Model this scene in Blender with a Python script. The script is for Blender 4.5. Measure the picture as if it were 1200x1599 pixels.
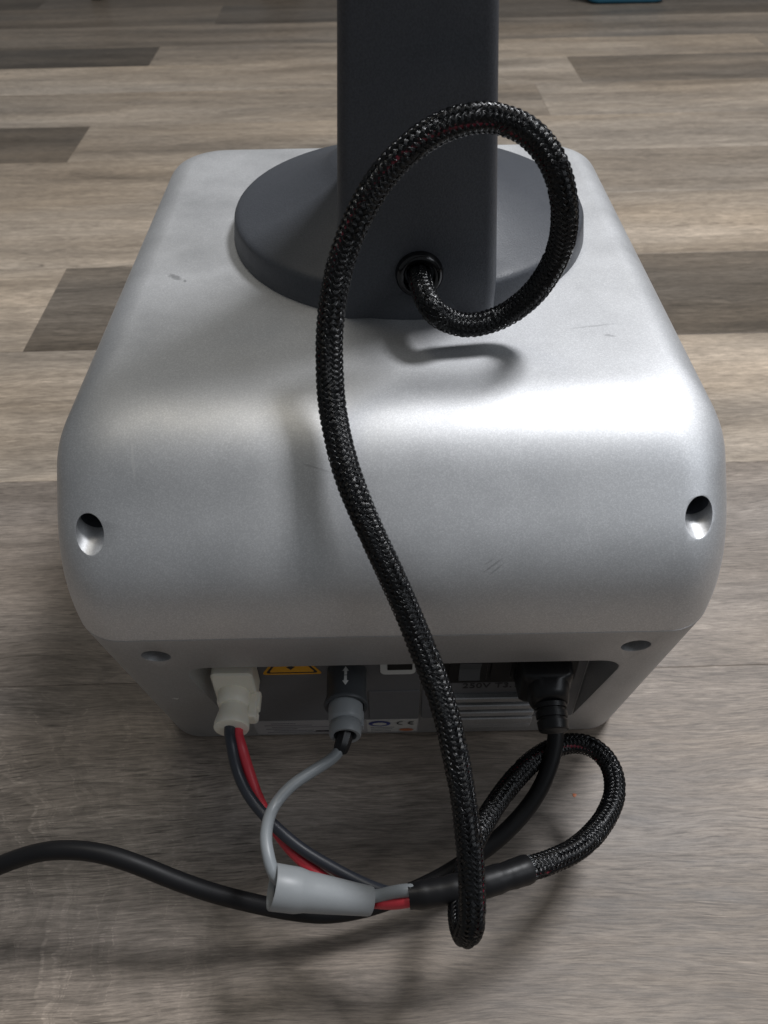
import bpy, bmesh, math, random
from mathutils import Vector, Matrix, noise

for o in list(bpy.data.objects):
    bpy.data.objects.remove(o, do_unlink=True)
scene = bpy.context.scene
col = scene.collection
R = math.radians

# ------------------------------------------------------------------ camera
PITCH, ROLL, CAM_H = R(45.585), R(1.098), 0.425
fwd = Vector((0, math.cos(PITCH), -math.sin(PITCH)))
dwn = Vector((0, -math.sin(PITCH), -math.cos(PITCH)))
rgt = Vector((1, 0, 0))
right = rgt * math.cos(ROLL) + dwn * math.sin(ROLL)
down = -rgt * math.sin(ROLL) + dwn * math.cos(ROLL)
cam_data = bpy.data.cameras.new('camera')
cam = bpy.data.objects.new('camera', cam_data)
col.objects.link(cam)
M = Matrix.Identity(4)
for i in range(3):
    M[i][0], M[i][1], M[i][2] = right[i], -down[i], -fwd[i]
M[2][3] = CAM_H
cam.matrix_world = M
cam_data.sensor_fit = 'VERTICAL'
cam_data.sensor_height = 24.0
cam_data.lens = 24.0 * 1213.0 / 1599.0
cam_data.clip_start = 0.01
cam_data.clip_end = 60
cam_data.dof.use_dof = True
cam_data.dof.focus_distance = 0.36
cam_data.dof.aperture_fstop = 11.5
scene.camera = cam

# ------------------------------------------------------------------ light
world = bpy.data.worlds.new('World')
scene.world = world
world.use_nodes = True
bg = world.node_tree.nodes['Background']
bg.inputs[0].default_value = (0.90, 0.95, 1.0, 1)
bg.inputs[1].default_value = 0.12


def area(name, loc, target, size, size_y, power, color):
    d = bpy.data.lights.new(name, 'AREA')
    d.shape = 'RECTANGLE'
    d.size, d.size_y, d.energy, d.color = size, size_y, power, color
    o = bpy.data.objects.new(name, d)
    col.objects.link(o)
    o.location = loc
    o.rotation_euler = (Vector(target) - Vector(loc)).to_track_quat('-Z', 'Y').to_euler()
    return o


area('ceiling_panel_lamp', (0.90, 0.92, 2.3), (0.05, 0.3, 0.1), 0.56, 0.40, 41, (0.96, 0.97, 1.0))
area('ceiling_wide_lamp', (-0.35, 0.85, 2.4), (0.0, 0.3, 0.1), 1.0, 0.50, 6, (1.0, 0.93, 0.80))
area('window_light', (1.8, -0.55, 2.0), (0.0, 0.25, 0.15), 1.0, 1.0, 10, (0.88, 0.93, 1.0))
scene.view_settings.view_transform = 'Standard'
scene.view_settings.look = 'None'
scene.view_settings.exposure = 0.15
scene.view_settings.gamma = 1.0


# ------------------------------------------------------------------ helpers
def link_mesh(name, verts, faces, mat=None, parent=None, smooth=True, sharp=None):
    me = bpy.data.meshes.new(name)
    me.from_pydata([tuple(v) for v in verts], [], faces)
    me.validate()
    me.update()
    return link_me(name, me, mat, parent, smooth, sharp)


def link_me(name, me, mat=None, parent=None, smooth=True, sharp=None):
    if smooth:
        me.polygons.foreach_set('use_smooth', [True] * len(me.polygons))
        if sharp:
            me.set_sharp_from_angle(angle=R(sharp))
    o = bpy.data.objects.new(name, me)
    if mat:
        me.materials.clear()
        me.materials.append(mat)
    col.objects.link(o)
    if parent:
        o.parent = parent
    return o


def empty(name, loc=(0, 0, 0)):
    o = bpy.data.objects.new(name, None)
    o.empty_display_size = 0.02
    col.objects.link(o)
    o.location = loc
    return o


def tag(o, label=None, cat=None, group=None, kind=None):
    if label: o['label'] = label
    if cat: o['category'] = cat
    if group: o['group'] = group
    if kind: o['kind'] = kind
    return o


def loft(rings, cap0=True, cap1=True):
    n = len(rings[0])
    v, f = [], []
    for r in rings:
        v.extend(r)
    for i in range(len(rings) - 1):
        for j in range(n):
            k = (j + 1) % n
            f.append((i * n + j, i * n + k, (i + 1) * n + k, (i + 1) * n + j))
    if cap0: f.append(tuple(range(n - 1, -1, -1)))
    if cap1: f.append(tuple((len(rings) - 1) * n + j for j in range(n)))
    return v, f


class MB:
    def __init__(s): s.v, s.f = [], []

    def add(s, vf):
        b = len(s.v)
        s.v.extend(vf[0])
        s.f.extend(tuple(i + b for i in q) for q in vf[1])
        return s

    def build(s, name, mat, parent=None, smooth=True, sharp=40):
        return link_mesh(name, s.v, s.f, mat, parent, smooth, sharp)


def rrect(x0, x1, y0, y1, r, n=6, seg=1):
    """counter-clockwise rounded rectangle (2D)"""
    out = []
    cs = [(x1 - r, y0 + r, -90), (x1 - r, y1 - r, 0), (x0 + r, y1 - r, 90), (x0 + r, y0 + r, 180)]
    for ci, (cx, cy, a0) in enumerate(cs):
        pts = [(cx + r * math.cos(R(a0 + 90 * i / n)), cy + r * math.sin(R(a0 + 90 * i / n))) for i in range(n + 1)]
        out += pts
        nx = cs[(ci + 1) % 4]
        p, q = pts[-1], (nx[0] + r * math.cos(R(nx[2])), nx[1] + r * math.sin(R(nx[2])))
        for k in range(1, seg):
            out.append((p[0] + (q[0] - p[0]) * k / seg, p[1] + (q[1] - p[1]) * k / seg))
    return out


def rbox(x0, x1, y0, y1, z0, z1, r=0.001, b=0.0004, axis='y', n=4):
    """rounded box: rounded rectangle across `axis`, small chamfer on the two ends"""
    if axis == 'y':
        A = lambda d, w: [(p[0], w, p[1]) for p in rrect(x0 + d, x1 - d, z0 + d, z1 - d, max(r - d, 1e-5), n)]
        w0, w1 = y0, y1
    elif axis == 'z':
        A = lambda d, w: [(p[0], p[1], w) for p in rrect(x0 + d, x1 - d, y0 + d, y1 - d, max(r - d, 1e-5), n)]
        w0, w1 = z0, z1
    rings = [A(b, w0), A(0, w0 + b), A(0, w1 - b), A(b, w1)]
    v, f = loft(rings)
    if axis == 'y':
        f = [tuple(reversed(q)) for q in f]
    return v, f


def lathe_y(profile, n=40, cx=0, cz=0, tilt=None):
    """profile: list of (y, r) ; axis along Y at (cx, cz)"""
    rings = [[(cx + r * math.cos(2 * math.pi * i / n), y, cz + r * math.sin(2 * math.pi * i / n)) for i in range(n)]
             for y, r in profile]
    v, f = loft(rings, profile[0][1] > 1e-5, profile[-1][1] > 1e-5)
    if profile[-1][0] > profile[0][0]:
        f = [tuple(reversed(q)) for q in f]
    return v, f


def lathe_z(profile, n=64, cx=0, cy=0):
    rings = [[(cx + r * math.cos(2 * math.pi * i / n), cy + r * math.sin(2 * math.pi * i / n), z) for i in range(n)]
             for z, r in profile]
    return loft(rings)


def spline(pts, step):
    """centripetal-free Catmull-Rom, resampled at an even arc length"""
    P = [Vector(p) for p in pts]
    P = [P[0] * 2 - P[1]] + P + [P[-1] * 2 - P[-2]]
    fine = []
    for i in range(1, len(P) - 2):
        a, b, c, d = P[i - 1:i + 3]
        for k in range(24):
            t = k / 24
            fine.append(0.5 * ((2 * b) + (c - a) * t + (2 * a - 5 * b + 4 * c - d) * t * t + (3 * b - a - 3 * c + d) * t ** 3))
    fine.append(P[-2])
    for _ in range(14):                      # relax kinks
        fine = [fine[0]] + [(fine[i - 1] + fine[i] * 2 + fine[i + 1]) / 4 for i in range(1, len(fine) - 1)] + [fine[-1]]
    L = [0]
    for i in range(1, len(fine)):
        L.append(L[-1] + (fine[i] - fine[i - 1]).length)
    n = max(2, int(L[-1] / step))
    out, j = [], 0
    for k in range(n + 1):
        s = L[-1] * k / n
        while j < len(L) - 2 and L[j + 1] < s: j += 1
        t = (s - L[j]) / max(1e-9, L[j + 1] - L[j])
        out.append(fine[j].lerp(fine[j + 1], t))
    return out


def frames(pts):
    T = []
    for i in range(len(pts)):
        T.append((pts[min(i + 1, len(pts) - 1)] - pts[max(i - 1, 0)]).normalized())
    up = Vector((0, 0, 1)) if abs(T[0].z) < 0.9 else Vector((1, 0, 0))
    N = [(up - T[0] * up.dot(T[0])).normalized()]
    for i in range(1, len(pts)):
        q = T[i - 1].rotation_difference(T[i])
        n = q @ N[-1]
        N.append((n - T[i] * n.dot(T[i])).normalized())
    return [(T[i], N[i], T[i].cross(N[i])) for i in range(len(pts))]


def tube(pts, rad, n=14, caps=True):
    fr = frames(pts)
    rings = []
    for i, (p, (t, a, b)) in enumerate(zip(pts, fr)):
        r = rad(i / (len(pts) - 1)) if callable(rad) else rad
        rings.append([p + (a * math.cos(2 * math.pi * k / n) + b * math.sin(2 * math.pi * k / n)) * r for k in range(n)])
    return loft(rings, caps, caps)


def apply_mods(o, name=None):
    dg = bpy.context.evaluated_depsgraph_get()
    dg.update()
    me = bpy.data.meshes.new_from_object(o.evaluated_get(dg))
    o.modifiers.clear()
    o.data = me
    return o


def cut(o, cutters, bw=0.0006):
    for c in cutters:
        m = o.modifiers.new('cut', 'BOOLEAN')
        m.operation, m.object, m.solver = 'DIFFERENCE', c, 'EXACT'
    b = o.modifiers.new('edge', 'BEVEL')
    b.width, b.segments, b.limit_method, b.angle_limit = bw, 2, 'ANGLE', R(38)
    b.harden_normals = False
    apply_mods(o)
    for c in cutters:
        bpy.data.objects.remove(c, do_unlink=True)
    me = o.data
    me.polygons.foreach_set('use_smooth', [True] * len(me.polygons))
    me.set_sharp_from_angle(angle=R(32))


def text_mesh(s, size, loc, mat, parent, name, rot=(90, 0, 0), squash=1.0, align='LEFT', space=1.0):
    cu = bpy.data.curves.new(name, 'FONT')
    cu.body, cu.size, cu.align_x = s, size, align
    cu.space_character = space
    cu.extrude = 0.00008
    cu.offset = 0.00010
    o = bpy.data.objects.new(name, cu)
    col.objects.link(o)
    dg = bpy.context.evaluated_depsgraph_get()
    dg.update()
    me = bpy.data.meshes.new_from_object(o.evaluated_get(dg))
    bpy.data.objects.remove(o, do_unlink=True)
    t = link_me(name, me, mat, parent, smooth=False)
    t.location = loc
    t.rotation_euler = [R(a) for a in rot]
    t.scale = (squash, 1, 1)
    return t


# ------------------------------------------------------------------ materials
def newmat(name):
    m = bpy.data.materials.new(name)
    m.use_nodes = True
    nt = m.node_tree
    return m, nt, nt.nodes['Principled BSDF']


def N(nt, typ, **kw):
    n = nt.nodes.new(typ)
    for k, v in kw.items():
        if k in n.inputs.keys() if isinstance(k, str) else False:
            n.inputs[k].default_value = v
        else:
            setattr(n, k, v)
    return n


def setin(n, **kw):
    for k, v in kw.items():
        n.inputs[k.replace('_', ' ')].default_value = v
    return n


def mapping(nt, scale, src=None, loc=(0, 0, 0)):
    mp = nt.nodes.new('ShaderNodeMapping')
    mp.inputs['Scale'].default_value = scale
    mp.inputs['Location'].default_value = loc
    if src is None:
        tc = nt.nodes.new('ShaderNodeTexCoord')
        src = tc.outputs['Object']
    nt.links.new(src, mp.inputs['Vector'])
    return mp.outputs['Vector']


def noise_tex(nt, vec, scale=1, detail=4, rough=0.55, dist=0):
    n = nt.nodes.new('ShaderNodeTexNoise')
    n.inputs['Scale'].default_value = scale
    n.inputs['Detail'].default_value = detail
    n.inputs['Roughness'].default_value = rough
    n.inputs['Distortion'].default_value = dist
    nt.links.new(vec, n.inputs['Vector'])
    return n.outputs['Fac']


def remap(nt, val, a, b, c, d, clamp=True):
    n = nt.nodes.new('ShaderNodeMapRange')
    n.clamp = clamp
    for i, x in zip((1, 2, 3, 4), (a, b, c, d)):
        n.inputs[i].default_value = x
    nt.links.new(val, n.inputs[0])
    return n.outputs[0]


def math_n(nt, op, a, b=None, c=None):
    n = nt.nodes.new('ShaderNodeMath')
    n.operation = op
    for i, x in enumerate((a, b, c)):
        if x is None: continue
        if hasattr(x, 'is_linked') or hasattr(x, 'links'):
            nt.links.new(x, n.inputs[i])
        else:
            n.inputs[i].default_value = x
    return n.outputs[0]


def mixcol(nt, fac, a, b, mode='MIX'):
    n = nt.nodes.new('ShaderNodeMix')
    n.data_type = 'RGBA'
    n.blend_type = mode
    for sock, x in ((n.inputs[0], fac), (n.inputs[6], a), (n.inputs[7], b)):
        if hasattr(x, 'links'):
            nt.links.new(x, sock)
        elif isinstance(x, (int, float)):
            sock.default_value = x
        else:
            sock.default_value = (*x, 1) if len(x) == 3 else x
    return n.outputs[2]


def bump(nt, bsdf, h, strength=0.2, dist=0.001):
    b = nt.nodes.new('ShaderNodeBump')
    b.inputs['Strength'].default_value = strength
    b.inputs['Distance'].default_value = dist
    nt.links.new(h, b.inputs['Height'])
    nt.links.new(b.outputs[0], bsdf.inputs['Normal'])


def plain(name, color, rough=0.5, metal=0.0, var=0.08, scale=400, bstr=0.05, spec=0.5, sss=0):
    m, nt, p = newmat(name)
    v = mapping(nt, (1, 1, 1))
    f = noise_tex(nt, v, scale, 3)
    c = mixcol(nt, f, [x * (1 - var) for x in color], [min(1, x * (1 + var)) for x in color])
    nt.links.new(c, p.inputs['Base Color'])
    f2 = noise_tex(nt, v, 60, 4)
    nt.links.new(remap(nt, f2, 0.3, 0.7, rough - 0.06, rough + 0.06), p.inputs['Roughness'])
    p.inputs['Metallic'].default_value = metal
    p.inputs['Specular IOR Level'].default_value = spec
    if sss:
        p.inputs['Subsurface Weight'].default_value = sss
        p.inputs['Subsurface Radius'].default_value = (0.004, 0.003, 0.002)
    if bstr: bump(nt, p, f, bstr, 0.0004)
    return m


def silver_paint(name, base=0.50, marks=True):
    m, nt, p = newmat(name)
    v = mapping(nt, (1, 1, 1))
    vo = nt.nodes.new('ShaderNodeTexVoronoi')
    vo.inputs['Scale'].default_value = 2500
    nt.links.new(v, vo.inputs['Vector'])
    sp = nt.nodes.new('ShaderNodeSeparateColor')
    nt.links.new(vo.outputs['Color'], sp.inputs[0])
    flake = math_n(nt, 'POWER', sp.outputs[0], 2.0)
    big = noise_tex(nt, v, 9, 4, 0.6, 0.4)
    c = mixcol(nt, flake, (base * .94, base * .95, base * .97), (base * 1.16, base * 1.17, base * 1.19))
    c = mixcol(nt, remap(nt, big, 0.35, 0.7, 0, 0.16), c, (base * .74, base * .74, base * .70))
    rough = remap(nt, noise_tex(nt, v, 26, 5, 0.6), 0.3, 0.7, 0.48, 0.60)
    if marks:
        def mark(c, centre, ay, ang, size, colr, amt, edge=0.35):
            """small worn or rubbed patch at a fixed spot of the casing"""
            q = nt.nodes.new('ShaderNodeMapping')
            q.vector_type = 'TEXTURE'
            q.inputs['Location'].default_value = centre
            q.inputs['Rotation'].default_value = (0, R(ay), R(ang))
            q.inputs['Scale'].default_value = size
            nt.links.new(v, q.inputs['Vector'])
            ln = nt.nodes.new('ShaderNodeVectorMath')
            ln.operation = 'LENGTH'
            nt.links.new(q.outputs[0], ln.inputs[0])
            wob = noise_tex(nt, v, 420, 3)
            d = math_n(nt, 'ADD', ln.outputs['Value'], remap(nt, wob, 0.2, 0.8, -0.5, 0.5))
            k = remap(nt, d, 1 - edge, 1 + edge, amt, 0)
            return mixcol(nt, k, c, colr)
        for mk in MARKS:
            c = mark(c, *mk)
        # hairline scratches
        sv = mapping(nt, (14, 160, 60), v)
        mp = nt.nodes.new('ShaderNodeMapping')
        mp.inputs['Rotation'].default_value = (0, 0, R(34))
        nt.links.new(v, mp.inputs['Vector'])
        s2 = noise_tex(nt, mapping(nt, (9, 420, 90), mp.outputs[0]), 1, 2, 0.5)
        c = mixcol(nt, remap(nt, s2, 0.74, 0.80, 0, 0.35), c, (base * 1.3,) * 3)
    nt.links.new(c, p.inputs['Base Color'])
    nt.links.new(rough, p.inputs['Roughness'])
    p.inputs['Metallic'].default_value = 0.84
    p.inputs['Specular IOR Level'].default_value = 0.4
    bump(nt, p, sp.outputs[1], 0.045, 0.0002)
    return m


MARKS = [
    ((-0.1010, 0.3530, 0.2334), 0, -38, (0.0042, 0.0016, 0.004), (0.20, 0.20, 0.21), 0.55),
    ((-0.0955, 0.3490, 0.2334), 0, -70, (0.0012, 0.0006, 0.003), (0.17, 0.17, 0.18), 0.5),
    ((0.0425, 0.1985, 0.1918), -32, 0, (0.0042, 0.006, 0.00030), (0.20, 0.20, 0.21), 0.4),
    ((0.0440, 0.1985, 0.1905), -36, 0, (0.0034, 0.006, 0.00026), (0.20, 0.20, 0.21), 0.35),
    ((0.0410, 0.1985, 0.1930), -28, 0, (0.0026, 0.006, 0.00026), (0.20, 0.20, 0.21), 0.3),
    ((-0.0260, 0.2250, 0.2200), 12, 0, (0.0050, 0.01, 0.00025), (0.30, 0.30, 0.31), 0.35),
    ((0.0800, 0.2060, 0.2000), 75, 0, (0.0030, 0.01, 0.00025), (0.85, 0.85, 0.86), 0.3),
    ((-0.0980, 0.2300, 0.2220), 80, 0, (0.0050, 0.012, 0.0006), (0.85, 0.85, 0.84), 0.35),
    ((0.0960, 0.3020, 0.2334), 0, 10, (0.0100, 0.0006, 0.004), (0.28, 0.28, 0.29), 0.3),
    ((0.1010, 0.2940, 0.2334), 0, -20, (0.0022, 0.0008, 0.004), (0.28, 0.28, 0.29), 0.45),
]


def wood(name, knots=False):
    m, nt, p = newmat(name)
    oi = nt.nodes.new('ShaderNodeObjectInfo')
    tc = nt.nodes.new('ShaderNodeTexCoord')
    off = nt.nodes.new('ShaderNodeVectorMath')
    off.operation = 'MULTIPLY_ADD'
    cx = nt.nodes.new('ShaderNodeCombineXYZ')
    for i in range(3):
        nt.links.new(oi.outputs['Random'], cx.inputs[i])
    nt.links.new(cx.outputs[0], off.inputs[0])
    off.inputs[1].default_value = (37.0, 91.0, 13.0)
    nt.links.new(tc.outputs['Object'], off.inputs[2])
    v = off.outputs[0]
    # gentle waviness so that the grain is not ruler-straight
    wv = noise_tex(nt, mapping(nt, (3.0, 9.0, 1), v), 1, 3)
    warp = nt.nodes.new('ShaderNodeVectorMath')
    warp.operation = 'ADD'
    wc = nt.nodes.new('ShaderNodeCombineXYZ')
    nt.links.new(remap(nt, wv, 0, 1, -0.022, 0.022, False), wc.inputs[1])
    nt.links.new(v, warp.inputs[0])
    nt.links.new(wc.outputs[0], warp.inputs[1])
    w = warp.outputs[0]
    broad = noise_tex(nt, mapping(nt, (1.1, 15, 1), w), 1, 7, 0.66, 0.3)
    mid = noise_tex(nt, mapping(nt, (15, 170, 1), w), 1, 7, 0.72)
    fine = noise_tex(nt, mapping(nt, (75, 950, 1), w), 1, 5, 0.75)
    blotch = noise_tex(nt, mapping(nt, (4.5, 13, 1), w), 1, 4, 0.6, 0.8)
    val = math_n(nt, 'MULTIPLY', remap(nt, broad, 0.34, 0.66, 0.57, 1.22), remap(nt, mid, 0.36, 0.64, 0.80, 1.14))
    val = math_n(nt, 'MULTIPLY', val, remap(nt, fine, 0.37, 0.63, 0.66, 1.26))
    val = math_n(nt, 'MULTIPLY', val, remap(nt, blotch, 0.30, 0.48, 0.78, 1.0))
    pore = noise_tex(nt, mapping(nt, (60, 1300, 1), w), 1, 2, 0.5)
    pf = math_n(nt, 'MULTIPLY', remap(nt, pore, 0.58, 0.70, 0, 1), remap(nt, blotch, 0.4, 0.6, 0.0, 0.55))
    val = math_n(nt, 'MULTIPLY', val, math_n(nt, 'SUBTRACT', 1.0, pf))
    lite = noise_tex(nt, mapping(nt, (38, 1300, 1), w, (7, 3, 0)), 1, 2, 0.5)
    lf = math_n(nt, 'MULTIPLY', remap(nt, lite, 0.60, 0.72, 0, 1), remap(nt, noise_tex(nt, mapping(nt, (5, 22, 1), v, (3, 5, 0)), 1, 3), 0.45, 0.6, 0.0, 0.5))
    val = math_n(nt, 'MULTIPLY', val, math_n(nt, 'ADD', 1.0, lf))
    # long dark cracks
    cr_ = noise_tex(nt, mapping(nt, (1.9, 26, 1), w), 1, 3, 0.5, 1.2)
    crack = math_n(nt, 'ABSOLUTE', math_n(nt, 'SUBTRACT', cr_, 0.5))
    ck = math_n(nt, 'MULTIPLY', remap(nt, crack, 0.0, 0.007, 1, 0), remap(nt, noise_tex(nt, mapping(nt, (2.2, 6, 1), v), 1, 2), 0.52, 0.62, 0, 0.55))
    val = math_n(nt, 'MULTIPLY', val, math_n(nt, 'SUBTRACT', 1.0, ck))
    hgt = fine
    if knots:
        # growth rings sweeping round a knot near the board's edge
        q = nt.nodes.new('ShaderNodeMapping')
        q.vector_type = 'TEXTURE'
        q.inputs['Location'].default_value = KNOT
        q.inputs['Scale'].default_value = (1.0, 1.35, 1)
        nt.links.new(tc.outputs['Object'], q.inputs['Vector'])
        ln = nt.nodes.new('ShaderNodeVectorMath')
        ln.operation = 'LENGTH'
        nt.links.new(q.outputs[0], ln.inputs[0])
        wob = noise_tex(nt, mapping(nt, (11, 17, 1), tc.outputs['Object']), 1, 4, 0.6)
        rad = math_n(nt, 'ADD', ln.outputs['Value'], remap(nt, wob, 0, 1, -0.034, 0.034, False))
        wave2 = noise_tex(nt, None or mapping(nt, (1, 1, 1), _comb(nt, math_n(nt, 'MULTIPLY', rad, 85.0))), 1, 3, 0.6)
        wave = math_n(nt, 'SINE', math_n(nt, 'ADD', math_n(nt, 'MULTIPLY', rad, 480.0), math_n(nt, 'MULTIPLY', wave2, 26.0)))
        br = noise_tex(nt, mapping(nt, (60, 22, 1), tc.outputs['Object']), 1, 3, 0.6)
        fade = remap(nt, rad, 0.02, 0.22, 1.0, 0.0)
        fade = math_n(nt, 'MULTIPLY', fade, remap(nt, br, 0.38, 0.62, 0.15, 1.0))
        lines = math_n(nt, 'MULTIPLY', math_n(nt, 'MULTIPLY', remap(nt, wave, 0.30, 1.0, 0.0, 1.25), remap(nt, noise_tex(nt, mapping(nt, (70, 1100, 1), tc.outputs['Object']), 1, 3, 0.6), 0.46, 0.62, 0.0, 1.0)), fade)
        val = math_n(nt, 'MULTIPLY', val, math_n(nt, 'ADD', 1.0, lines))
        band = math_n(nt, 'MULTIPLY', remap(nt, wave2, 0.35, 0.65, -0.30, 0.16), remap(nt, rad, 0.05, 0.24, 1.0, 0.0))
        val = math_n(nt, 'MULTIPLY', val, math_n(nt, 'ADD', 1.0, band))
    warmth = noise_tex(nt, mapping(nt, (1.5, 8, 1), w), 1, 3)
    tint = mixcol(nt, remap(nt, warmth, 0.35, 0.65, 0, 1), (1.0, 0.865, 0.715), (0.97, 0.89, 0.80))
    c = mixcol(nt, 1.0, oi.outputs['Color'], tint, 'MULTIPLY')
    vm = nt.nodes.new('ShaderNodeVectorMath')
    vm.operation = 'SCALE'
    nt.links.new(c, vm.inputs[0])
    nt.links.new(val, vm.inputs['Scale'])
    nt.links.new(vm.outputs[0], p.inputs['Base Color'])
    nt.links.new(remap(nt, mid, 0.3, 0.7, 0.42, 0.56), p.inputs['Roughness'])
    p.inputs['Specular IOR Level'].default_value = 0.35
    bump(nt, p, hgt, 0.12, 0.0006)
    return m


def _comb(nt, x):
    n = nt.nodes.new('ShaderNodeCombineXYZ')
    nt.links.new(x, n.inputs[0])
    return n.outputs[0]


KNOT = (-0.19, -0.072, 0.0)

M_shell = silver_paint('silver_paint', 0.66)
M_base = silver_paint('silver_paint_shaded', 0.48, marks=False)  # same silver as the shell, with the shade on the base darkened in
M_panel = plain('grey_panel_plastic', (0.13, 0.13, 0.135), 0.5, 0.0)
M_charcoal = plain('charcoal_textured_plastic', (0.062, 0.067, 0.078), 0.50, 0.0, 0.42, 1250, 0.35)
M_black = plain('black_plastic', (0.008, 0.008, 0.009), 0.36, 0.0, 0.1, 900, 0.08, 0.35)
M_gloss = plain('glossy_black_plastic', (0.006, 0.006, 0.007), 0.13, 0.0, 0.05, 500, 0.0)
M_rubber = plain('black_rubber_cord', (0.008, 0.008, 0.009), 0.50, 0.0, 0.1, 700, 0.06, 0.25)
M_shrink = plain('black_heat_shrink', (0.009, 0.009, 0.010), 0.42, 0.0, 0.1, 300, 0.15, 0.3)
M_strand = plain('black_braid_strand', (0.004, 0.0042, 0.005), 0.22, 0.0, 0.2, 500, 0.0, 0.5)
M_core = plain('black_inner_wires', (0.006, 0.006, 0.007), 0.6, 0.0)
M_red = plain('red_wire_jacket', (0.62, 0.045, 0.065), 0.42, 0.0, 0.06)
M_redi = plain('dark_red_inner_wire', (0.20, 0.010, 0.026), 0.5, 0.0, 0.06)
M_darkw = plain('dark_blue_grey_wire_jacket', (0.030, 0.034, 0.045), 0.42, 0.0, 0.06)
M_greyw = plain('grey_wire_jacket', (0.25, 0.27, 0.285), 0.36, 0.0, 0.05)
M_greyp = plain('grey_plug_plastic', (0.27, 0.285, 0.295), 0.45, 0.0, 0.04, 600, 0.06)
M_white = plain('ivory_nylon', (0.84, 0.80, 0.69), 0.45, 0.0, 0.04, 300, 0.04, 0.5, 0.3)
M_collar = plain('dark_grey_connector', (0.055, 0.060, 0.065), 0.5)
M_label = plain('silver_label_film', (0.42, 0.41, 0.42), 0.45)
M_print = plain('printed_white', (0.62, 0.62, 0.60), 0.5)
M_ink = plain('black_print', (0.02, 0.02, 0.022), 0.55)
M_greyink = plain('grey_print', (0.20, 0.19, 0.20), 0.55)
M_blueink = plain('blue_print', (0.035, 0.05, 0.24), 0.5)
M_orange = plain('orange_print', (0.55, 0.17, 0.07), 0.5)
M_yellow = plain('yellow_sticker', (0.75, 0.36, 0.015), 0.45)
M_screw = plain('dark_steel_screw', (0.12, 0.12, 0.12), 0.35, 0.9)
M_rocker = plain('grey_rocker', (0.07, 0.075, 0.08), 0.45)
M_blue = plain('blue_tub_plastic', (0.06, 0.30, 0.50), 0.45)
M_wood = wood('laminate_wood')
M_woodk = wood('laminate_wood_knotty', True)
M_sub = plain('floor_underlay', (0.03, 0.025, 0.02), 0.9)

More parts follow.
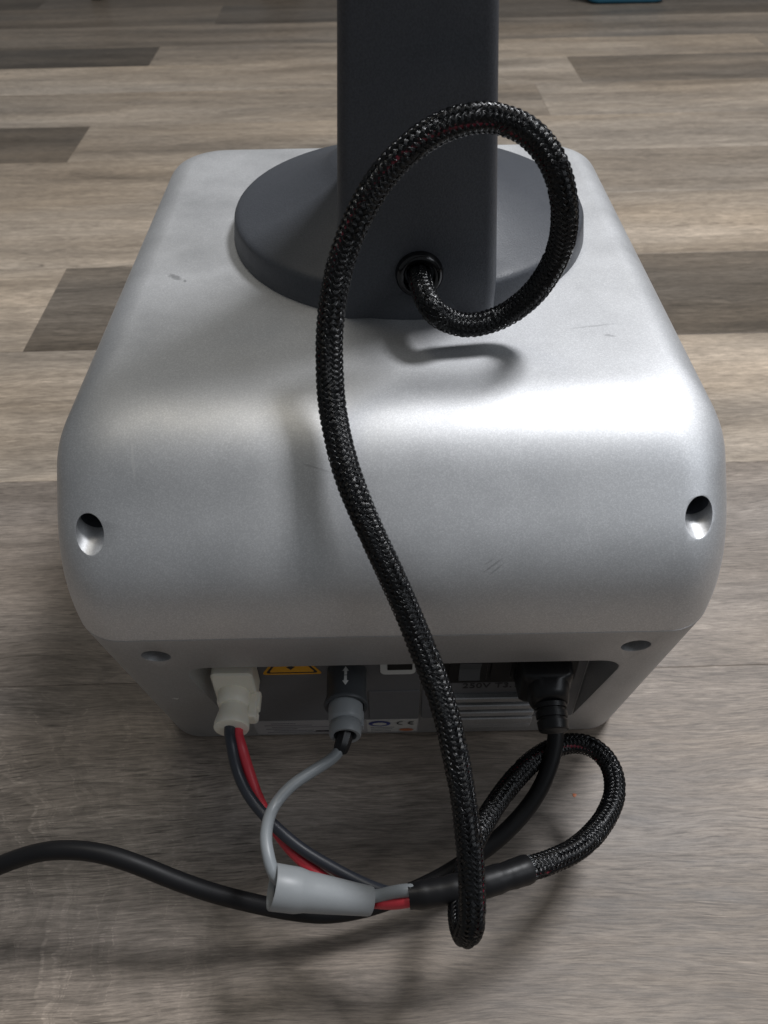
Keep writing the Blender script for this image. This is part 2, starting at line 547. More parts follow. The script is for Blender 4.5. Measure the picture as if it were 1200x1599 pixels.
PATHS = {
    'braid': [(0.0174, 0.3222, 0.2507), (0.0172, 0.3079, 0.2563), (0.0182, 0.2943, 0.2570), (0.0218, 0.2859, 0.2529), (0.0294, 0.2867, 0.2467), (0.0396, 0.2872, 0.2444), (0.0531, 0.2892, 0.2478), (0.0645, 0.2885, 0.2596), (0.0706, 0.2862, 0.2770), (0.0696, 0.2823, 0.2956), (0.0642, 0.2838, 0.3111), (0.0553, 0.2880, 0.3208), (0.0444, 0.2899, 0.3255), (0.0340, 0.2884, 0.3268), (0.0228, 0.2862, 0.3246), (0.0115, 0.2822, 0.3193), (0.0011, 0.2777, 0.3107), (-0.0072, 0.2719, 0.2994), (-0.0132, 0.2658, 0.2879), (-0.0169, 0.2586, 0.2765), (-0.0190, 0.2510, 0.2650), (-0.0194, 0.2425, 0.2538), (-0.0185, 0.2313, 0.2443), (-0.0155, 0.2179, 0.2353), (-0.0112, 0.2069, 0.2259), (-0.0056, 0.1974, 0.2152), (0.0008, 0.1891, 0.2029), (0.0071, 0.1812, 0.1895), (0.0130, 0.1724, 0.1767), (0.0185, 0.1623, 0.1655), (0.0226, 0.1521, 0.1568), (0.0256, 0.1410, 0.1474), (0.0280, 0.1301, 0.1380), (0.0296, 0.1196, 0.1278), (0.0307, 0.1095, 0.1165), (0.0310, 0.1011, 0.1068), (0.0307, 0.0961, 0.0977), (0.0294, 0.0959, 0.0864), (0.0285, 0.1012, 0.0789), (0.0291, 0.1113, 0.0734), (0.0317, 0.1234, 0.0699), (0.0372, 0.1380, 0.0660), (0.0470, 0.1544, 0.0611), (0.0607, 0.1725, 0.0564), (0.0759, 0.1868, 0.0536), (0.0921, 0.1944, 0.0526), (0.1048, 0.1920, 0.0532), (0.1119, 0.1818, 0.0530), (0.1113, 0.1677, 0.0517), (0.1014, 0.1523, 0.0548), (0.0869, 0.1385, 0.0623), (0.0715, 0.1297, 0.0691), (0.0589, 0.1247, 0.0739), (0.0538, 0.1230, 0.0751)],
    'shrink': [(0.0602, 0.1252, 0.0731), (0.0495, 0.1215, 0.0751), (0.0380, 0.1182, 0.0760), (0.0242, 0.1161, 0.0754), (0.0146, 0.1151, 0.0743), (0.0075, 0.1146, 0.0739)],
    'grey_wire': [(0.0132, 0.1157, 0.0764), (0.0064, 0.1160, 0.0767), (-0.0004, 0.1164, 0.0728), (-0.0073, 0.1165, 0.0688), (-0.0197, 0.1167, 0.0704), (-0.0332, 0.1172, 0.0751), (-0.0437, 0.1181, 0.0801), (-0.0489, 0.1205, 0.0839), (-0.0522, 0.1281, 0.0871), (-0.0539, 0.1378, 0.0868), (-0.0522, 0.1496, 0.0843), (-0.0447, 0.1591, 0.0853), (-0.0349, 0.1668, 0.0844), (-0.0267, 0.1735, 0.0826), (-0.0223, 0.1791, 0.0824)],
    'red_wire': [(0.0132, 0.1134, 0.0741), (0.0066, 0.1127, 0.0734), (-0.0018, 0.1136, 0.0687), (-0.0131, 0.1179, 0.0617), (-0.0276, 0.1258, 0.0597), (-0.0425, 0.1365, 0.0618), (-0.0528, 0.1475, 0.0641), (-0.0613, 0.1600, 0.0680), (-0.0665, 0.1711, 0.0761), (-0.0697, 0.1792, 0.0840), (-0.0722, 0.1862, 0.0858), (-0.0724, 0.1980, 0.0866)],
    'dark_wire': [(0.0134, 0.1164, 0.0687), (0.0068, 0.1171, 0.0679), (-0.0032, 0.1201, 0.0639), (-0.0146, 0.1250, 0.0630), (-0.0261, 0.1305, 0.0643), (-0.0406, 0.1381, 0.0675), (-0.0542, 0.1484, 0.0706), (-0.0651, 0.1596, 0.0732), (-0.0714, 0.1698, 0.0790), (-0.0741, 0.1790, 0.0865), (-0.0757, 0.1860, 0.0880), (-0.0757, 0.1980, 0.0886)],
    'power': [(0.0840, 0.2043, 0.0679), (0.0848, 0.1999, 0.0665), (0.0849, 0.1934, 0.0629), (0.0821, 0.1839, 0.0577), (0.0760, 0.1727, 0.0510), (0.0663, 0.1620, 0.0447), (0.0520, 0.1512, 0.0384), (0.0374, 0.1435, 0.0336), (0.0215, 0.1366, 0.0282), (0.0026, 0.1301, 0.0247), (-0.0145, 0.1257, 0.0232), (-0.0313, 0.1232, 0.0249), (-0.0476, 0.1232, 0.0305), (-0.0634, 0.1241, 0.0384), (-0.0801, 0.1258, 0.0470), (-0.0966, 0.1288, 0.0556), (-0.1133, 0.1333, 0.0628), (-0.1274, 0.1366, 0.0674), (-0.1418, 0.1384, 0.0692), (-0.1567, 0.1386, 0.0680), (-0.1723, 0.1367, 0.0633), (-0.1915, 0.1326, 0.0551), (-0.2214, 0.1242, 0.0399), (-0.2663, 0.1144, 0.0191)],
    'cone': [(-0.0502, 0.1169, 0.0817), (-0.0364, 0.1165, 0.0758), (-0.0088, 0.1153, 0.0662)],
}


# ------------------------------------------------------------------ floor
floor = link_mesh('floor', [(-8, -8, -0.0085), (8, -8, -0.0085), (8, 8, -0.0085), (-8, 8, -0.0085)], [(0, 1, 2, 3)], M_sub)
tag(floor, 'grey brown wood laminate floor of long boards', kind='structure')
YAW = R(0.7)


def plank_mesh(L, W):
    g, c, t = 0.00008, 0.0005, 0.008
    v, f = [], []
    for dx, z in ((g, -t), (g, -c * 0.6), (g + c, 0)):
        x, y = L / 2 - dx, W / 2 - dx
        v += [(-x, -y, z), (x, -y, z), (x, y, z), (-x, y, z)]
    for r in (0, 4):
        for j in range(4):
            k = (j + 1) % 4
            f.append((r + j, r + k, r + 4 + k, r + 4 + j))
    f.append((8, 9, 10, 11))
    return v, f


ROWS = [-0.36, -0.135, 0.076, 0.271, 0.462, 0.648, 0.812, 0.975, 1.115, 1.25, 1.40, 1.54, 1.655, 1.80, 1.95, 2.12, 2.30, 2.50, 2.72, 2.95]
# joints (x) and tones for each row, left to right
T = lambda k: (0.425 * k, 0.394 * k, 0.358 * k, 1)
ROWDEF = {
    0: ([-0.7, 0.9], [0.9, 0.95, 0.9]),
    1: ([-0.4, 1.1], [0.9, 0.9, 0.9]),
    2: ([-0.95, 0.80], [0.9, 0.80, 0.9]),
    3: ([-0.62, 0.66], [0.95, 0.84, 0.90]),
    4: ([-1.1, 0.20, 1.3], [0.9, 1.08, 1.22, 0.9]),
    5: ([-0.340, 1.6], [1.10, 0.42, 0.8]),
    6: ([-0.9, 0.78], [0.9, 1.06, 1.12]),
    7: ([-0.55, 0.85], [0.9, 0.88, 0.9]),
    8: ([-0.418, 0.95], [0.40, 0.92, 1.0]),
    9: ([-0.85, 0.28], [0.8, 0.84, 0.86]),
    10: ([-1.15, 0.36], [0.8, 0.98, 0.62]),
    11: ([-0.384, 0.73], [0.28, 0.88, 0.84]),
    12: ([-0.82, 0.24], [0.46, 0.54, 0.60]),
    13: ([-0.30, 0.95], [0.40, 0.34, 0.55]),
    14: ([-0.7, 0.4], [0.26, 0.30, 0.5]),
    15: ([-0.3, 0.8], [0.22, 0.26, 0.4]),
}
random.seed(11)
k = 0
for r in range(len(ROWS) - 1):
    y0, y1 = ROWS[r], ROWS[r + 1]
    js, tones = ROWDEF.get(r, ([-0.5, 0.6], [0.6, 0.6, 0.6]))
    xs = [-2.0] + js + [2.0]
    for i in range(len(xs) - 1):
        v, f = plank_mesh(xs[i + 1] - xs[i], y1 - y0)
        near_knot = (r == 2 and i == 1)
        o = link_mesh('plank', v, f, M_woodk if near_knot else M_wood, floor, smooth=False)
        cxp, cyp = (xs[i] + xs[i + 1]) / 2, (y0 + y1) / 2
        o.location = (cxp * math.cos(YAW) - cyp * math.sin(YAW), cxp * math.sin(YAW) + cyp * math.cos(YAW), 0)
        o.rotation_euler = (0, 0, YAW)
        kk = tones[i]
        o.color = (0.375 * kk, 0.358 * kk, 0.352 * kk, 1) if r < 4 else T(kk)
bm_ = [(0.0015 * (0.6 + 0.5 * random.random()) * math.cos(a), 0.0011 * (0.6 + 0.5 * random.random()) * math.sin(a), 0.0003) for a in [i * 0.57 for i in range(11)]]
fl = link_mesh('paint_fleck', bm_ + [(0, 0, 0.0006)], [(i, (i + 1) % 11, 11) for i in range(11)], M_orange, floor)
fl.location = (0.1040, 0.1905, 0.0)

# ------------------------------------------------------------------ silver device
dev = empty('medical_device', (0.0033, 0.35, 0))
tag(dev, 'silver pillow shaped equipment unit with dark column and rear sockets standing on wood floor', 'device')
dev_inv = Matrix.Translation((-0.0033, -0.35, 0))


def P(o):
    """parent to the device, keeping the world place"""
    o.parent = dev
    o.matrix_parent_inverse = dev_inv
    return o


XC, W, H, YF, YB, RY, RZ, RS, RC, BI, ZS = 0.0033, 0.2733, 0.2334, 0.1898, 0.5196, 0.079, 0.0765, 0.0195, 0.0225, 0.0396, 0.1573


def sst(t, a, b):
    x = min(1, max(0, (t - a) / (b - a)))
    return x * x * (3 - 2 * x)


def front_profile(n):
    ys, zs, y, z = [], [], 0, 0
    for i in range(800):
        t = i / 799
        th = R(47) * sst(t, 0, .42) + R(43) * sst(t, .5, 1)
        y += math.cos(th); z += math.sin(th)
        ys.append(y); zs.append(z)
    idx = [round(799 * i / (n - 1)) for i in range(n)]
    return [(1 - ys[i] / y, 1 - zs[i] / z) for i in idx]


def outline(inset_f, inset_s, z, off=0.0, r=RC, inset_b=None):
    return [(p[0], p[1], z) for p in rrect(XC - W / 2 + inset_s + off, XC + W / 2 - inset_s - off,
                                           YF + inset_f + off, YB - (inset_s if inset_b is None else inset_b) - off, r, 12, 30)]


rings = [outline(0.003, 0.003, ZS - 0.0001), outline(0.0002, 0.0002, ZS - 0.0001), outline(0, 0, ZS + 0.0001)]
for py, pz in front_profile(64)[::-1][1:]:
    z = H - RZ + RZ * pz
    if z < ZS + 0.001: continue
    d = z - (H - RS)
    s = 0 if d < 0 else RS - math.sqrt(max(0, RS * RS - d * d))
    d2 = z - (H - 0.006)
    sb = 0 if d2 < 0 else 0.006 - math.sqrt(max(0, 0.006 ** 2 - d2 * d2))
    rings.append(outline(py * RY, s, z, inset_b=sb))
v, f = loft(rings)
shell = link_mesh('upper_shell', v, f, M_shell)


def cyl_cutter(x, z, r, y0, y1, n=40):
    v, f = lathe_y([(y0, r), (y1, r)], n, x, z)
    return link_mesh('cutter', v, f)


cut(shell, [cyl_cutter(-0.1155, 0.2030, 0.0059, 0.15, 0.262), cyl_cutter(0.1236, 0.2043, 0.0059, 0.15, 0.262)])
P(shell)

rings = []
for z, off in ((0.004, 0.002), (0.006, 0.0), (0.03, 0), (0.06, 0), (0.09, 0), (0.12, 0), (0.14, 0), (ZS - 0.0006, 0.0), (ZS - 0.0004, 0.0003)):
    rings.append(outline(BI * (ZS - z) / ZS, 0.0016 * (ZS - z) / ZS, z, off))
v, f = loft(rings)
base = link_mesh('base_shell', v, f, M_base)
rc_rings = []
for y, e in ((0.14, 0.025), (0.2202, 0.0)):
    rc_rings.append([(p[0], y, p[1]) for p in rrect(-0.087 - e, 0.1025 + e, -0.05, 0.123, 0.012, 8)])
v, f = loft(rc_rings)
f = [tuple(reversed(q)) for q in f]
cutr = link_mesh('cutter', v, f)
cut(base, [cutr, cyl_cutter(-0.1011, 0.1390, 0.0064, 0.15, 0.222), cyl_cutter(0.1088, 0.1405, 0.0064, 0.15, 0.222)], 0.0009)
P(base)
for x, z, y in ((-0.1155, 0.2030, 0.258), (0.1236, 0.2043, 0.258), (-0.1011, 0.1390, 0.216), (0.1088, 0.1405, 0.216)):
    mb = MB().add(lathe_y([(y + 0.004, 0.0045), (y + 0.0005, 0.0045), (y, 0.0038), (y, 0.0020), (y + 0.0025, 0.0018), (y + 0.0025, 0.0001)], 24, x, z))
    P(mb.build('screw', M_screw))
for x, z in ((-0.1155, 0.2030), (0.1236, 0.2043)):  # added dark sleeves standing in for the shade deep inside the holes
    v, f = lathe_y([(0.2605, 0.0058), (0.2175, 0.0058), (0.2173, 0.0056), (0.2604, 0.0056)], 32, x, z)
    f = [q for q in f if len(q) == 4]
    P(link_mesh('hole_shade_sleeve', v, f, M_charcoal, None, True, 40))
for sx in (-0.105, 0.112):
    for y in (0.262, 0.49):
        P(MB().add(lathe_z([(0.0, 0.010), (0.0045, 0.011)], 24, sx, y)).build('rubber_foot', M_rubber))
# --- column with flange
FX, FY = 0.0158, 0.402
prof = [(H - 0.0002, 0.0922), (H + 0.0015, 0.0926), (H + 0.0118, 0.0910), (H + 0.0130, 0.0904), (H + 0.0139, 0.0894), (H + 0.0146, 0.0880), (H + 0.0152, 0.0862),
        (H + 0.0163, 0.0830), (H + 0.0178, 0.0780), (H + 0.0215, 0.0670), (H + 0.0262, 0.0565), (H + 0.0310, 0.0470), (H + 0.0355, 0.0405), (H + 0.040, 0.036), (H + 0.042, 0.030)]
P(MB().add(lathe_z(prof, 96, FX, FY)).build('flange', M_charcoal, None, True, 30))
rings = []
for z in [H + 0.0002, 0.236, 0.25, 0.27, 0.29, 0.31, 0.33, 0.357, 0.39, 0.42, 0.47, 0.55]:
    t = max(0.0, z - 0.25)
    half = 0.0355 - 0.068 * min(t, 0.16)
    cxp = 0.0166 - 0.0125 * min(t, 0.12)
    dep = 0.074 - 0.06 * min(t, 0.16)
    rings.append([(p[0], p[1], z) for p in rrect(cxp - half, cxp + half, 0.3118, 0.3118 + dep, 0.0052, 8)])
v, f = loft(rings)
pole = P(link_mesh('column', v, f, M_charcoal, None, True, 50))
# grommet
g = MB()
gx, gz, gy = 0.0174, 0.2553, 0.3120
ang = R(14)
pr = [(0.004, 0.0104), (0.0006, 0.0106), (-0.0022, 0.0104), (-0.0040, 0.0094), (-0.0045, 0.0082), (-0.0040, 0.0070), (-0.002, 0.0064), (0.004, 0.0062)]
vv, ff = lathe_y(pr, 40, 0, 0)
g.add(([(gx + x, gy + y * math.cos(ang) - z * math.sin(ang) * 0.0, gz + z) for x, y, z in vv], ff))
P(g.build('cable_grommet', M_gloss, None, True, 50))

# --- rear panel
PF = 0.2186          # panel face
pl = P(MB().add(rbox(-0.0862, 0.0170, PF, 0.2200, 0.0385, 0.121, 0.0015, 0.0003)).build('connector_panel', M_panel))
seam = P(MB().add(rbox(-0.0100, 0.0168, PF - 0.0006, PF + 0.0002, 0.0392, 0.0680, 0.0008, 0.0002)).build('cover_plate', M_panel))
vp = P(MB().add(rbox(0.0182, 0.1015, PF, 0.2200, 0.0385, 0.121, 0.0015, 0.0003)).build('power_panel', M_panel))
for z in (0.0610, 0.0535, 0.0465, 0.0400):
    P(MB().add(rbox(0.0315, 0.0790, PF - 0.0030, PF + 0.0004, z - 0.0021, z + 0.0021, 0.0009, 0.0005)).build('vent_slat', M_base))
for z in (0.0325, 0.0262):
    yl = YF + BI * (ZS - z) / ZS
    P(MB().add(rbox(0.0315, 0.0800, yl - 0.0028, yl + 0.004, z - 0.0021, z + 0.0021, 0.0009, 0.0005)).build('vent_slat', M_base))
mod = P(MB().add(rbox(0.0278, 0.0960, PF - 0.0022, PF + 0.0003, 0.0770, 0.1080, 0.0012, 0.0005)).build('inlet_frame', M_black))
fr = P(MB().add(rbox(0.0312, 0.0505, PF - 0.0036, PF - 0.0020, 0.0816, 0.1040, 0.0010, 0.0004)).build('switch_frame', M_black))
mb = MB()
rk = [[(0.0361, y, z), (0.0467, y, z)] for y, z in ()]
rk_v = []
prf = [(PF - 0.0032, 0.0838), (PF - 0.0052, 0.0842), (PF - 0.0038, 0.0925), (PF - 0.0060, 0.1005), (PF - 0.0030, 0.1012)]
rings = [[(x, y, z) for y, z in prf] for x in (0.0361, 0.0467)]
v, f = loft(rings)
P(link_mesh('rocker_switch', v, f, M_rocker, None, False))
P(MB().add(rbox(0.0520, 0.0628, PF - 0.0030, PF - 0.0020, 0.0820, 0.1030, 0.0008, 0.0004)).build('fuse_drawer', M_black))
ptxt = text_mesh('250V T3.15A', 0.0064, (0.0392, PF - 0.0001, 0.0690), M_ink, None, 'rating_print', squash=1.02, space=1.08)
P(ptxt)
# white plate with dark middle
wl = MB().add(rbox(-0.0035, 0.0145, PF - 0.0008, PF + 0.0002, 0.0842, 0.1080, 0.0028, 0.0002, n=6))
P(wl.build('white_socket_frame', M_print))
P(MB().add(rbox(0.0002, 0.0128, PF - 0.0012, PF - 0.0006, 0.0888, 0.1060, 0.0004, 0.0001)).build('socket_opening', M_black))


# warning sticker
def flat(name, pts2, y, mat, thick=0.00012):
    n = len(pts2)
    v = [(x, y, z) for x, z in pts2] + [(x, y + thick, z) for x, z in pts2]
    f = [tuple(range(n))] + [(i, n + i, n + (i + 1) % n, (i + 1) % n) for i in range(n)]
    return P(link_mesh(name, v, f, mat, None, False))


def rtri(cx, z0, w, h, r, n=6):
    """rounded triangle, base at z0"""
    A, B, C = Vector((cx - w / 2, z0)), Vector((cx + w / 2, z0)), Vector((cx, z0 + h))
    out = []
    for p, q, s in ((A, C, B), (B, A, C), (C, B, A)):
        e1, e2 = (q - p).normalized(), (s - p).normalized()
        half = e1.angle(e2) / 2
        L = r / math.tan(half)
        a, b = p + e1 * L, p + e2 * L
        for i in range(n + 1):
            t = i / n
            out.append((1 - t) ** 2 * a + 2 * t * (1 - t) * p + t * t * b)
    return [(p.x, p.y) for p in out]


flat('warning_sticker', rtri(-0.0482, 0.0852, 0.0315, 0.0270, 0.0016), PF - 0.0002, M_yellow)
flat('warning_border', rtri(-0.0482, 0.0865, 0.0270, 0.0232, 0.0012), PF - 0.0003, M_ink)
flat('warning_field', rtri(-0.0482, 0.0876, 0.0232, 0.0199, 0.0009), PF - 0.0004, M_yellow)
flat('warning_bolt', [(-0.0486, 0.0898), (-0.0462, 0.0925), (-0.0474, 0.0928), (-0.0464, 0.0960), (-0.0478, 0.0958), (-0.0470, 0.1010), (-0.0500, 0.0948), (-0.0486, 0.0950), (-0.0496, 0.0926), (-0.0508, 0.0922)], PF - 0.0005, M_ink)

# rating label on the lower lip (slopes with the lip)
lip = math.atan2(BI, ZS)


def lip_pt(x, s, proud=0.0003):
    """point on the sloping lower lip; s = height above its lower edge"""
    z = 0.0095 + s
    y = YF + BI * (ZS - z) / ZS
    return (x, y - proud, z)


def lip_patch(name, x0, x1, s0, s1, mat, proud):
    v = [lip_pt(x0, s0, proud), lip_pt(x1, s0, proud), lip_pt(x1, s1, proud), lip_pt(x0, s1, proud)]
    v += [(x, y + 0.0003, z) for x, y, z in v]
    f = [(0, 1, 2, 3), (0, 4, 5, 1), (1, 5, 6, 2), (2, 6, 7, 3), (3, 7, 4, 0)]
    return P(link_mesh(name, v, f, mat, None, False))


lip_patch('rating_label', -0.0760, 0.0172, 0.0, 0.0262, M_label, 0.0003)
lip_patch('label_print_area', -0.0120, 0.0165, 0.001, 0.0254, M_print, 0.0004)
for i in range(6):
    lip_patch('label_text_line', -0.0700 + 0.004 * (i % 2), -0.034 - 0.009 * (i % 3), 0.0030 + i * 0.0035, 0.0040 + i * 0.0035, M_greyink, 0.0005)
lip_patch('label_text_line', -0.0420, -0.0270, 0.0040, 0.0060, M_ink, 0.0005)
for i in range(3):
    lip_patch('label_text_line', -0.0100, 0.0015 + 0.001 * i, 0.0030 + i * 0.0035, 0.0037 + i * 0.0035, M_greyink, 0.0006)


def lip_text(s, size, x, sz, mat, name):
    t = text_mesh(s, size, (0, 0, 0), mat, None, name)
    t.location = lip_pt(x, sz, 0.0006)
    t.rotation_euler = (R(90) + lip * -1.0 * -1.0, 0, 0)
    t.rotation_euler = (R(90) - (-lip), 0, 0)
    return P(t)


def ring2(cx, cz, a, b, n=28):
    return [(cx + a * math.cos(2 * math.pi * i / n), cz + b * math.sin(2 * math.pi * i / n)) for i in range(n)]


def lip_shape(name, pts, mat, proud):
    v = [lip_pt(x, s, proud) for x, s in pts]
    return P(link_mesh(name, v, [tuple(range(len(v)))], mat, None, False))


lip_shape('label_emblem', ring2(-0.0048, 0.0185, 0.0062, 0.0052), M_blueink, 0.0007)
lip_shape('label_emblem_centre', ring2(-0.0048, 0.0185, 0.0040, 0.0030), M_print, 0.0009)
lip_shape('label_orange_mark', ring2(0.0105, 0.0050, 0.0042, 0.0028, 14), M_orange, 0.0007)
# the two letters of the conformity mark as open arcs


def arc_pts(cx, cz, r, w, a0, a1, n=12):
    o = [(cx + r * math.cos(R(a0 + (a1 - a0) * i / n)), cz + r * math.sin(R(a0 + (a1 - a0) * i / n))) for i in range(n + 1)]
    q = [(cx + (r - w) * math.cos(R(a0 + (a1 - a0) * i / n)), cz + (r - w) * math.sin(R(a0 + (a1 - a0) * i / n))) for i in range(n + 1)]
    return o, q


def lip_arc(name, cx, cz, r, w, extra=False):
    o, q = arc_pts(cx, cz, r, w, 95, 265)
    v = [lip_pt(*p, 0.0008) for p in o] + [lip_pt(*p, 0.0008) for p in q]
    n = len(o)
    f = [(i, n + i, n + i + 1, i + 1) for i in range(n - 1)]
    if extra:
        b = len(v)
        v += [lip_pt(cx - r + w, cz - w / 2, 0.0008), lip_pt(cx - 0.0006, cz - w / 2, 0.0008), lip_pt(cx - 0.0006, cz + w / 2, 0.0008), lip_pt(cx - r + w, cz + w / 2, 0.0008)]
        f.append((b, b + 1, b + 2, b + 3))
    P(link_mesh(name, v, f, M_ink, None, False))


lip_arc('label_letter_c', 0.0085, 0.0190, 0.0037, 0.0009)
lip_arc('label_letter_e', 0.0148, 0.0190, 0.0037, 0.0009, True)

# small paint chip on the lower left face
ch = [(-0.1092, 0.0800), (-0.1075, 0.0812), (-0.1066, 0.0803), (-0.1052, 0.0806), (-0.1058, 0.0792), (-0.1070, 0.0776), (-0.1080, 0.0786)]
v = [(x, YF + BI * (ZS - z) / ZS - 0.0002, z) for x, z in ch]
P(link_mesh('paint_chip', v, [tuple(range(len(v)))], M_print, None, False))

# ------------------------------------------------------------------ round grey socket collar on the panel
collar = MB().add(lathe_y([(PF + 0.0005, 0.0100), (0.2030, 0.0098), (0.2000, 0.0108), (0.1990, 0.0110), (0.1982, 0.0106), (0.1984, 0.0090), (0.205, 0.0088)], 48, -0.0204, 0.0870))
P(collar.build('socket_collar', M_collar, None, True, 40))


def collar_arrow(ya, yb, head_at_b):
    """white arrow printed on the top of the collar"""
    mb = MB()
    rr = 0.00995

    def p(u, y): return (-0.0204 + rr * math.sin(u / rr), y, 0.0870 + rr * math.cos(u / rr))
    w, hw = 0.0007, 0.0016
    hl = 0.0026
    if head_at_b:
        pts = [(-w, ya), (-w, yb + hl), (-hw, yb + hl), (0, yb), (hw, yb + hl), (w, yb + hl), (w, ya)]
    else:
        pts = [(-w, yb), (-w, ya - hl), (-hw, ya - hl), (0, ya), (hw, ya - hl), (w, ya - hl), (w, yb)]
    v = [p(*q) for q in pts]
    P(link_mesh('arrow_print', v, [tuple(range(len(v)))], M_print, None, False))


collar_arrow(0.2098, 0.2044, True)
collar_arrow(0.2150, 0.2102, False)

# ------------------------------------------------------------------ cable harness
har = empty('cable_harness', PATHS['shrink'][-1])
tag(har, 'black braided cable looping from dark column down to red, dark and grey plugged wires', 'cable')
har_inv = Matrix.Translation(-Vector(PATHS['shrink'][-1]))


def Hh(o):
    o.parent = har
    o.matrix_parent_inverse = har_inv
    return o


bp_ = spline(PATHS['braid'], 0.0006)
core = MB().add(tube(bp_[::5], 0.0037, 14)).build('braided_sleeve', M_core)
Hh(core)
fr = frames(bp_)
# strands: two opposite families of flat filaments, woven two over two
NS, PITCH_B, RB, WB = 15, 0.0340, 0.00482, 0.00019
vs, fs = [], []
nP = len(bp_)
ds = (bp_[1] - bp_[0]).length
random.seed(3)
for hand in (1, -1):
    for s in range(NS):
        jit = random.uniform(-0.10, 0.10) * (2 * math.pi / NS)
        for fil in (-1, 0, 1):
            b0 = len(vs)
            ph0 = 2 * math.pi * s / NS + jit + fil * (2 * math.pi / NS) * 0.265
            wid = WB * random.uniform(0.85, 1.12)
            lift = random.uniform(-0.00006, 0.00010)
            for i in range(nP):
                L = i * ds
                a = ph0 + hand * 2 * math.pi * L / PITCH_B
                ph = (2 * s + hand * 2 * L / PITCH_B * NS) * math.pi / 2
                loose = 1 + 0.016 * math.sin(L * 61 + 1.3) + 0.010 * math.sin(L * 173)
                rr = (RB + lift + 0.00038 * math.sin(ph) * hand) * loose
                t, n1, n2 = fr[i]
                rad = n1 * math.cos(a) + n2 * math.sin(a)
                tan = (-n1 * math.sin(a) + n2 * math.cos(a))
                dirn = (t + tan * hand * 2 * math.pi * RB / PITCH_B).normalized()
                side = dirn.cross(rad)
                c = bp_[i] + rad * rr
                vs += [c - side * wid - rad * 0.00022, c + rad * 0.00010, c + side * wid - rad * 0.00022]
            for i in range(nP - 1):
                q = b0 + i * 3
                fs += [(q, q + 1, q + 4, q + 3), (q + 1, q + 2, q + 5, q + 4)]
st = link_mesh('braid_strand', vs, fs, M_strand, core)
st['kind'] = 'stuff'
st.matrix_parent_inverse = Matrix.Identity(4)
# inner red wire showing through the braid here and there
pin = []
for i in range(0, nP, 6):
    t, n1, n2 = fr[i]
    a = 0.4 + i * ds * 27 + 1.4 * math.sin(i * ds * 9)
    pin.append(bp_[i] + (n1 * math.cos(a) + n2 * math.sin(a)) * 0.0032)
o = link_mesh('inner_red_wire', *tube(pin, 0.00150, 8), M_redi, core)

# heat shrink end, flattened where the wires leave it
sp_ = spline(PATHS['shrink'], 0.002)
frs = frames(sp_)
rings = []
n = 20
for i, (p, (t, a, b)) in enumerate(zip(sp_, frs)):
    u = i / (len(sp_) - 1)
    r1 = 0.0060 + 0.0002 * math.sin(u * 23) + 0.00015 * math.sin(u * 51)
    fl_ = sst(u, 0.72, 1.0)
    rings.append([p + a * math.cos(2 * math.pi * k / n) * r1 * (1 + 0.0 * fl_) + b * math.sin(2 * math.pi * k / n) * r1 * (1 - 0.1 * fl_) for k in range(n)])
inner = []
for sgn, sc in ((0, 0.86), (0, 0.84)):
    pass
p, (t, a, b) = sp_[-1], frs[-1]
rings.append([p - t * 0.0 + (q - p) * 0.88 for q in rings[-1]])
rings.append([p - t * 0.012 + (q - p) * 0.86 for q in rings[-2]])
p0, (t0, a0, b0) = sp_[0], frs[0]
rings.insert(0, [p0 + (q - p0) * 0.90 for q in rings[0]])
v, f = loft(rings, False, True)
Hh(link_mesh('heat_shrink_sleeve', v, f, M_shrink, None, True, 50))
# frayed light ring where the braid enters the shrink
fv, ff = [], []
for k in range(46):
    a_ = 2 * math.pi * k / 46 + random.uniform(-.06, .06)
    rad = a0 * math.cos(a_) + b0 * math.sin(a_)
    q = p0 + rad * 0.0053 + t0 * 0.001
    e = q - t0 * random.uniform(0.0015, 0.0032) + rad * random.uniform(0.0002, 0.0009)
    sd = rad.cross(t0) * 0.00016
    bb = len(fv)
    fv += [q - sd, q + sd, e]
    ff.append((bb, bb + 1, bb + 2))
fo = Hh(link_mesh('frayed_end', fv, ff, M_greyw, None))
fo['kind'] = 'stuff'

for nm, mt, r in (('grey_wire', M_greyw, 0.00272), ('red_wire', M_red, 0.00260), ('dark_wire', M_darkw, 0.00265)):
    Hh(MB().add(tube(spline(PATHS[nm], 0.0025), r, 16)).build(nm, mt, None, True, 60))

# grey strain-relief cone slid down the grey wire
cp = [Vector(p) for p in PATHS['cone']]
ax = (cp[2] - cp[0]).normalized()
Lc = (cp[2] - cp[0]).length
cu_ = ax.cross(Vector((0, 0, 1))).normalized()
cv_ = ax.cross(cu_)
prof_c = [(0.06, 0.0074), (0.01, 0.0079), (0.0, 0.0084), (0.0, 0.0090), (0.012, 0.0093), (0.24, 0.0091), (0.27, 0.0089), (0.34, 0.0082), (0.41, 0.0080), (0.98, 0.0060), (1.0, 0.0057), (1.0, 0.0046), (0.95, 0.0044), (0.5, 0.0056)]
rings = []
for s, r in prof_c:
    c = cp[0] + ax * (s * Lc)
    rings.append([c + (cu_ * math.cos(2 * math.pi * k / 40) + cv_ * math.sin(2 * math.pi * k / 40)) * r for k in range(40)])
v, f = loft(rings, False, False)
Hh(link_mesh('strain_relief_cone', v, f, M_greyp, None, True, 40))

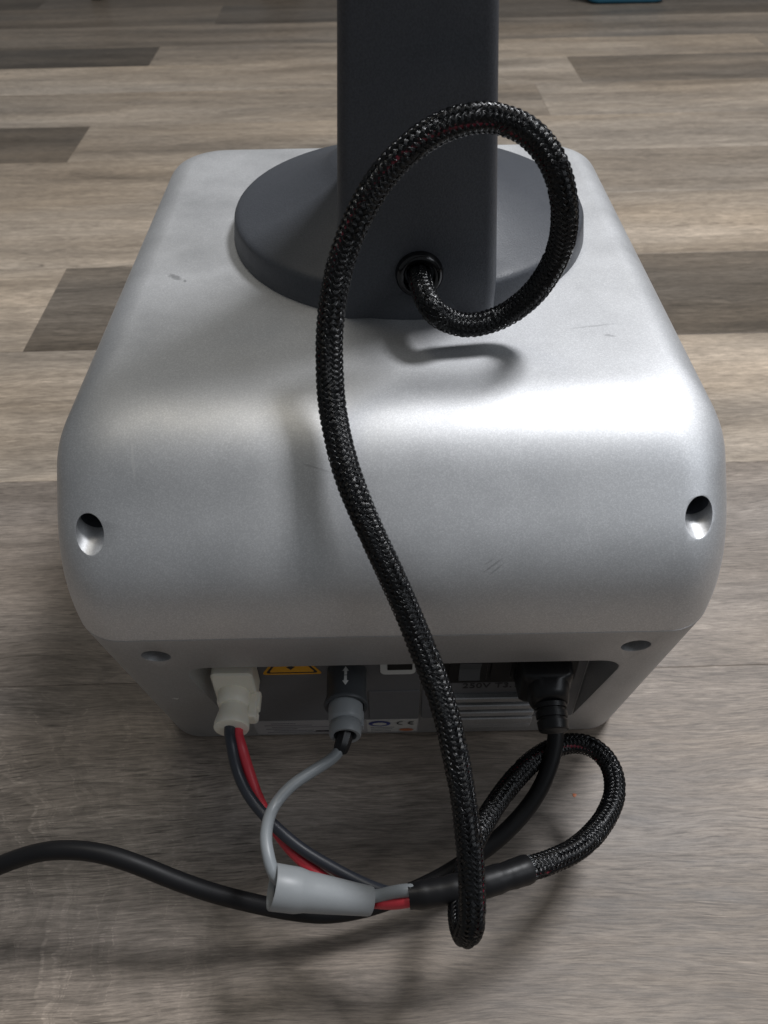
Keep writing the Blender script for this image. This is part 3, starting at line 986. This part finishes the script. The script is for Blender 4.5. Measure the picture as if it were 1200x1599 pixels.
# grey round plug
plug = MB().add(lathe_y([(0.2060, 0.0082), (0.1975, 0.0085), (0.1915, 0.0083), (0.1906, 0.0078), (0.1900, 0.0072)], 44, -0.0206, 0.0862))
plug.add(lathe_y([(0.1903, 0.0070), (0.1885, 0.0078), (0.1875, 0.0079), (0.1840, 0.0077), (0.1832, 0.0072), (0.1834, 0.0056), (0.188, 0.0053)], 44, -0.0206, 0.0856))
gp = Hh(plug.build('grey_round_plug', M_greyp, None, True, 35))
kb = MB().add(rbox(-0.0135, -0.0118, 0.1885, 0.1965, 0.0810, 0.0860, 0.0006, 0.0003)).build('plug_key', M_greyp)
kb.parent = gp
w0 = Vector(PATHS['grey_wire'][-1])
bo = spline([(-0.0206, 0.1900, 0.0854), (-0.0207, 0.1850, 0.0846), w0 + Vector((0.0002, 0.0006, 0.0008)), w0 + Vector((-0.0008, -0.0008, -0.0006))], 0.001)
bt = MB().add(tube(bo, lambda u: 0.0046 - 0.0010 * u, 8)).build('wire_boot', M_black)
bt.parent = gp

# ivory rectangular plug
ip = MB()
IX, IZ = -0.0752, 0.0885
ip.add(rbox(-0.0855, -0.0650, 0.2060, 0.2180, 0.0790, 0.1050, 0.0030, 0.0010))
ip.add(lathe_y([(0.2075, 0.0072), (0.2055, 0.0079), (0.2010, 0.0080), (0.1990, 0.0072), (0.1985, 0.0068)], 40, IX - 0.0005, IZ))
ip.add(lathe_y([(0.2000, 0.0067), (0.1960, 0.0071), (0.1905, 0.0084), (0.1880, 0.0085), (0.1874, 0.0083), (0.1873, 0.0078)], 40, IX, IZ - 0.0012))
wp = Hh(ip.build('ivory_plug', M_white, None, True, 40))
lt = MB()
lt.add(rbox(-0.0686, -0.0640, 0.1935, 0.2080, 0.0800, 0.0880, 0.0012, 0.0008))
lt.add(rbox(-0.0680, -0.0630, 0.1985, 0.2085, 0.0815, 0.0870, 0.0012, 0.0008))
lt.add(lathe_y([(0.1970, 0.0016), (0.1966, 0.0026), (0.1940, 0.0026), (0.1936, 0.0016)], 16, -0.0658, 0.0835))
l2 = lt.build('locking_latch', M_white)
l2.parent = wp

# ------------------------------------------------------------------ power cord
pw = empty('power_cord', PATHS['power'][0])
tag(pw, 'thick black mains cord plugged in at right and running off to the left edge', 'power cord')
pinv = Matrix.Translation(-Vector(PATHS['power'][0]))
cord = MB().add(tube(spline(PATHS['power'], 0.003), 0.0042, 18)).build('cord', M_rubber)
pb = MB()


def ring_xz(x0, x1, z0, z1, y, r): return [(p[0], y, p[1]) for p in rrect(x0, x1, z0, z1, r, 6)]


secs = [(0.0648, 0.0905, 0.0790, 0.1045, 0.2165, 0.002), (0.0652, 0.0900, 0.0792, 0.1042, 0.2045, 0.003), (0.0662, 0.0892, 0.0800, 0.1038, 0.2030, 0.004),
        (0.0682, 0.0878, 0.0812, 0.1035, 0.2018, 0.007), (0.0688, 0.0874, 0.0820, 0.1030, 0.1970, 0.008), (0.0694, 0.0870, 0.0830, 0.1015, 0.1948, 0.0085), (0.0702, 0.0864, 0.0838, 0.0998, 0.1940, 0.0075)]
v, f = loft([ring_xz(*s) for s in secs])
pb.add((v, [tuple(q) for q in f]))
plg = pb.build('mains_plug', M_black, None, True, 45)
# ribbed strain relief around the cord
ax_c = Vector((0.0784, 0.1950, 0.0912))
sr_prof = [(0.000, 0.0078), (0.0022, 0.0077), (0.0024, 0.0066), (0.0036, 0.0066), (0.0038, 0.0076), (0.0066, 0.0075), (0.0068, 0.0065), (0.0080, 0.0065), (0.0082, 0.0074), (0.0122, 0.0071), (0.0128, 0.0065), (0.0128, 0.0040)]
dirc = Vector((0.018, -1.0, -0.30)).normalized()
u1 = dirc.cross(Vector((0, 0, 1))).normalized(); u2 = dirc.cross(u1)
rings = [[ax_c + dirc * s_ + (u1 * math.cos(2 * math.pi * k / 32) + u2 * math.sin(2 * math.pi * k / 32)) * r_ for k in range(32)] for s_, r_ in sr_prof]
v, f = loft(rings)
srf = link_mesh('strain_relief', v, f, M_black, None, True, 35)
for o in (cord, plg, srf):
    o.parent = pw
    o.matrix_parent_inverse = pinv

# ------------------------------------------------------------------ far edge of the floor
tub = empty('plastic_tub', (0.53, 1.99, 0))
tag(tub, 'blue plastic tub with rounded corners at the far edge of the floor', 'tub')
v, f = loft([[(p[0], p[1], z) for p in rrect(-0.082 - e, 0.082 + e, -0.10 - e, 0.10 + e, 0.02, 6)] for z, e in ((0.0, -0.012), (0.004, -0.004), (0.012, 0.0), (0.11, 0.006), (0.11, 0.003), (0.016, -0.004))])
o = link_mesh('tub_body', v, f, M_blue, tub, True, 50)
rim = [[(p[0], p[1], z) for p in rrect(-0.088 - e, 0.088 + e, -0.106 - e, 0.106 + e, 0.024, 6)] for z, e in ((0.108, 0.0), (0.107, 0.006), (0.113, 0.007), (0.114, 0.0))]
v, f = loft(rim, False, False)
link_mesh('tub_rim', v, f, M_blue, tub, True, 60)


def foot(x, y, w, d, label):
    e = empty('furniture_foot', (x, y, 0))
    tag(e, label, 'furniture foot')
    MB().add(rbox(-w / 2, w / 2, -d / 2, d / 2, 0.0, 0.022, min(w, d) * 0.4, 0.003, 'z', 8)).build('glide_pad', M_rubber, e)
    MB().add(rbox(-w * 0.38, w * 0.38, -d * 0.38, d * 0.38, 0.0215, 0.30, min(w, d) * 0.3, 0.003, 'z', 8)).build('leg_post', M_black, e)


foot(-0.610, 2.03, 0.036, 0.036, 'narrow black furniture foot at the far left of the floor')
foot(-0.205, 2.05, 0.100, 0.060, 'wide black furniture foot on the far floor just left of the dark column')
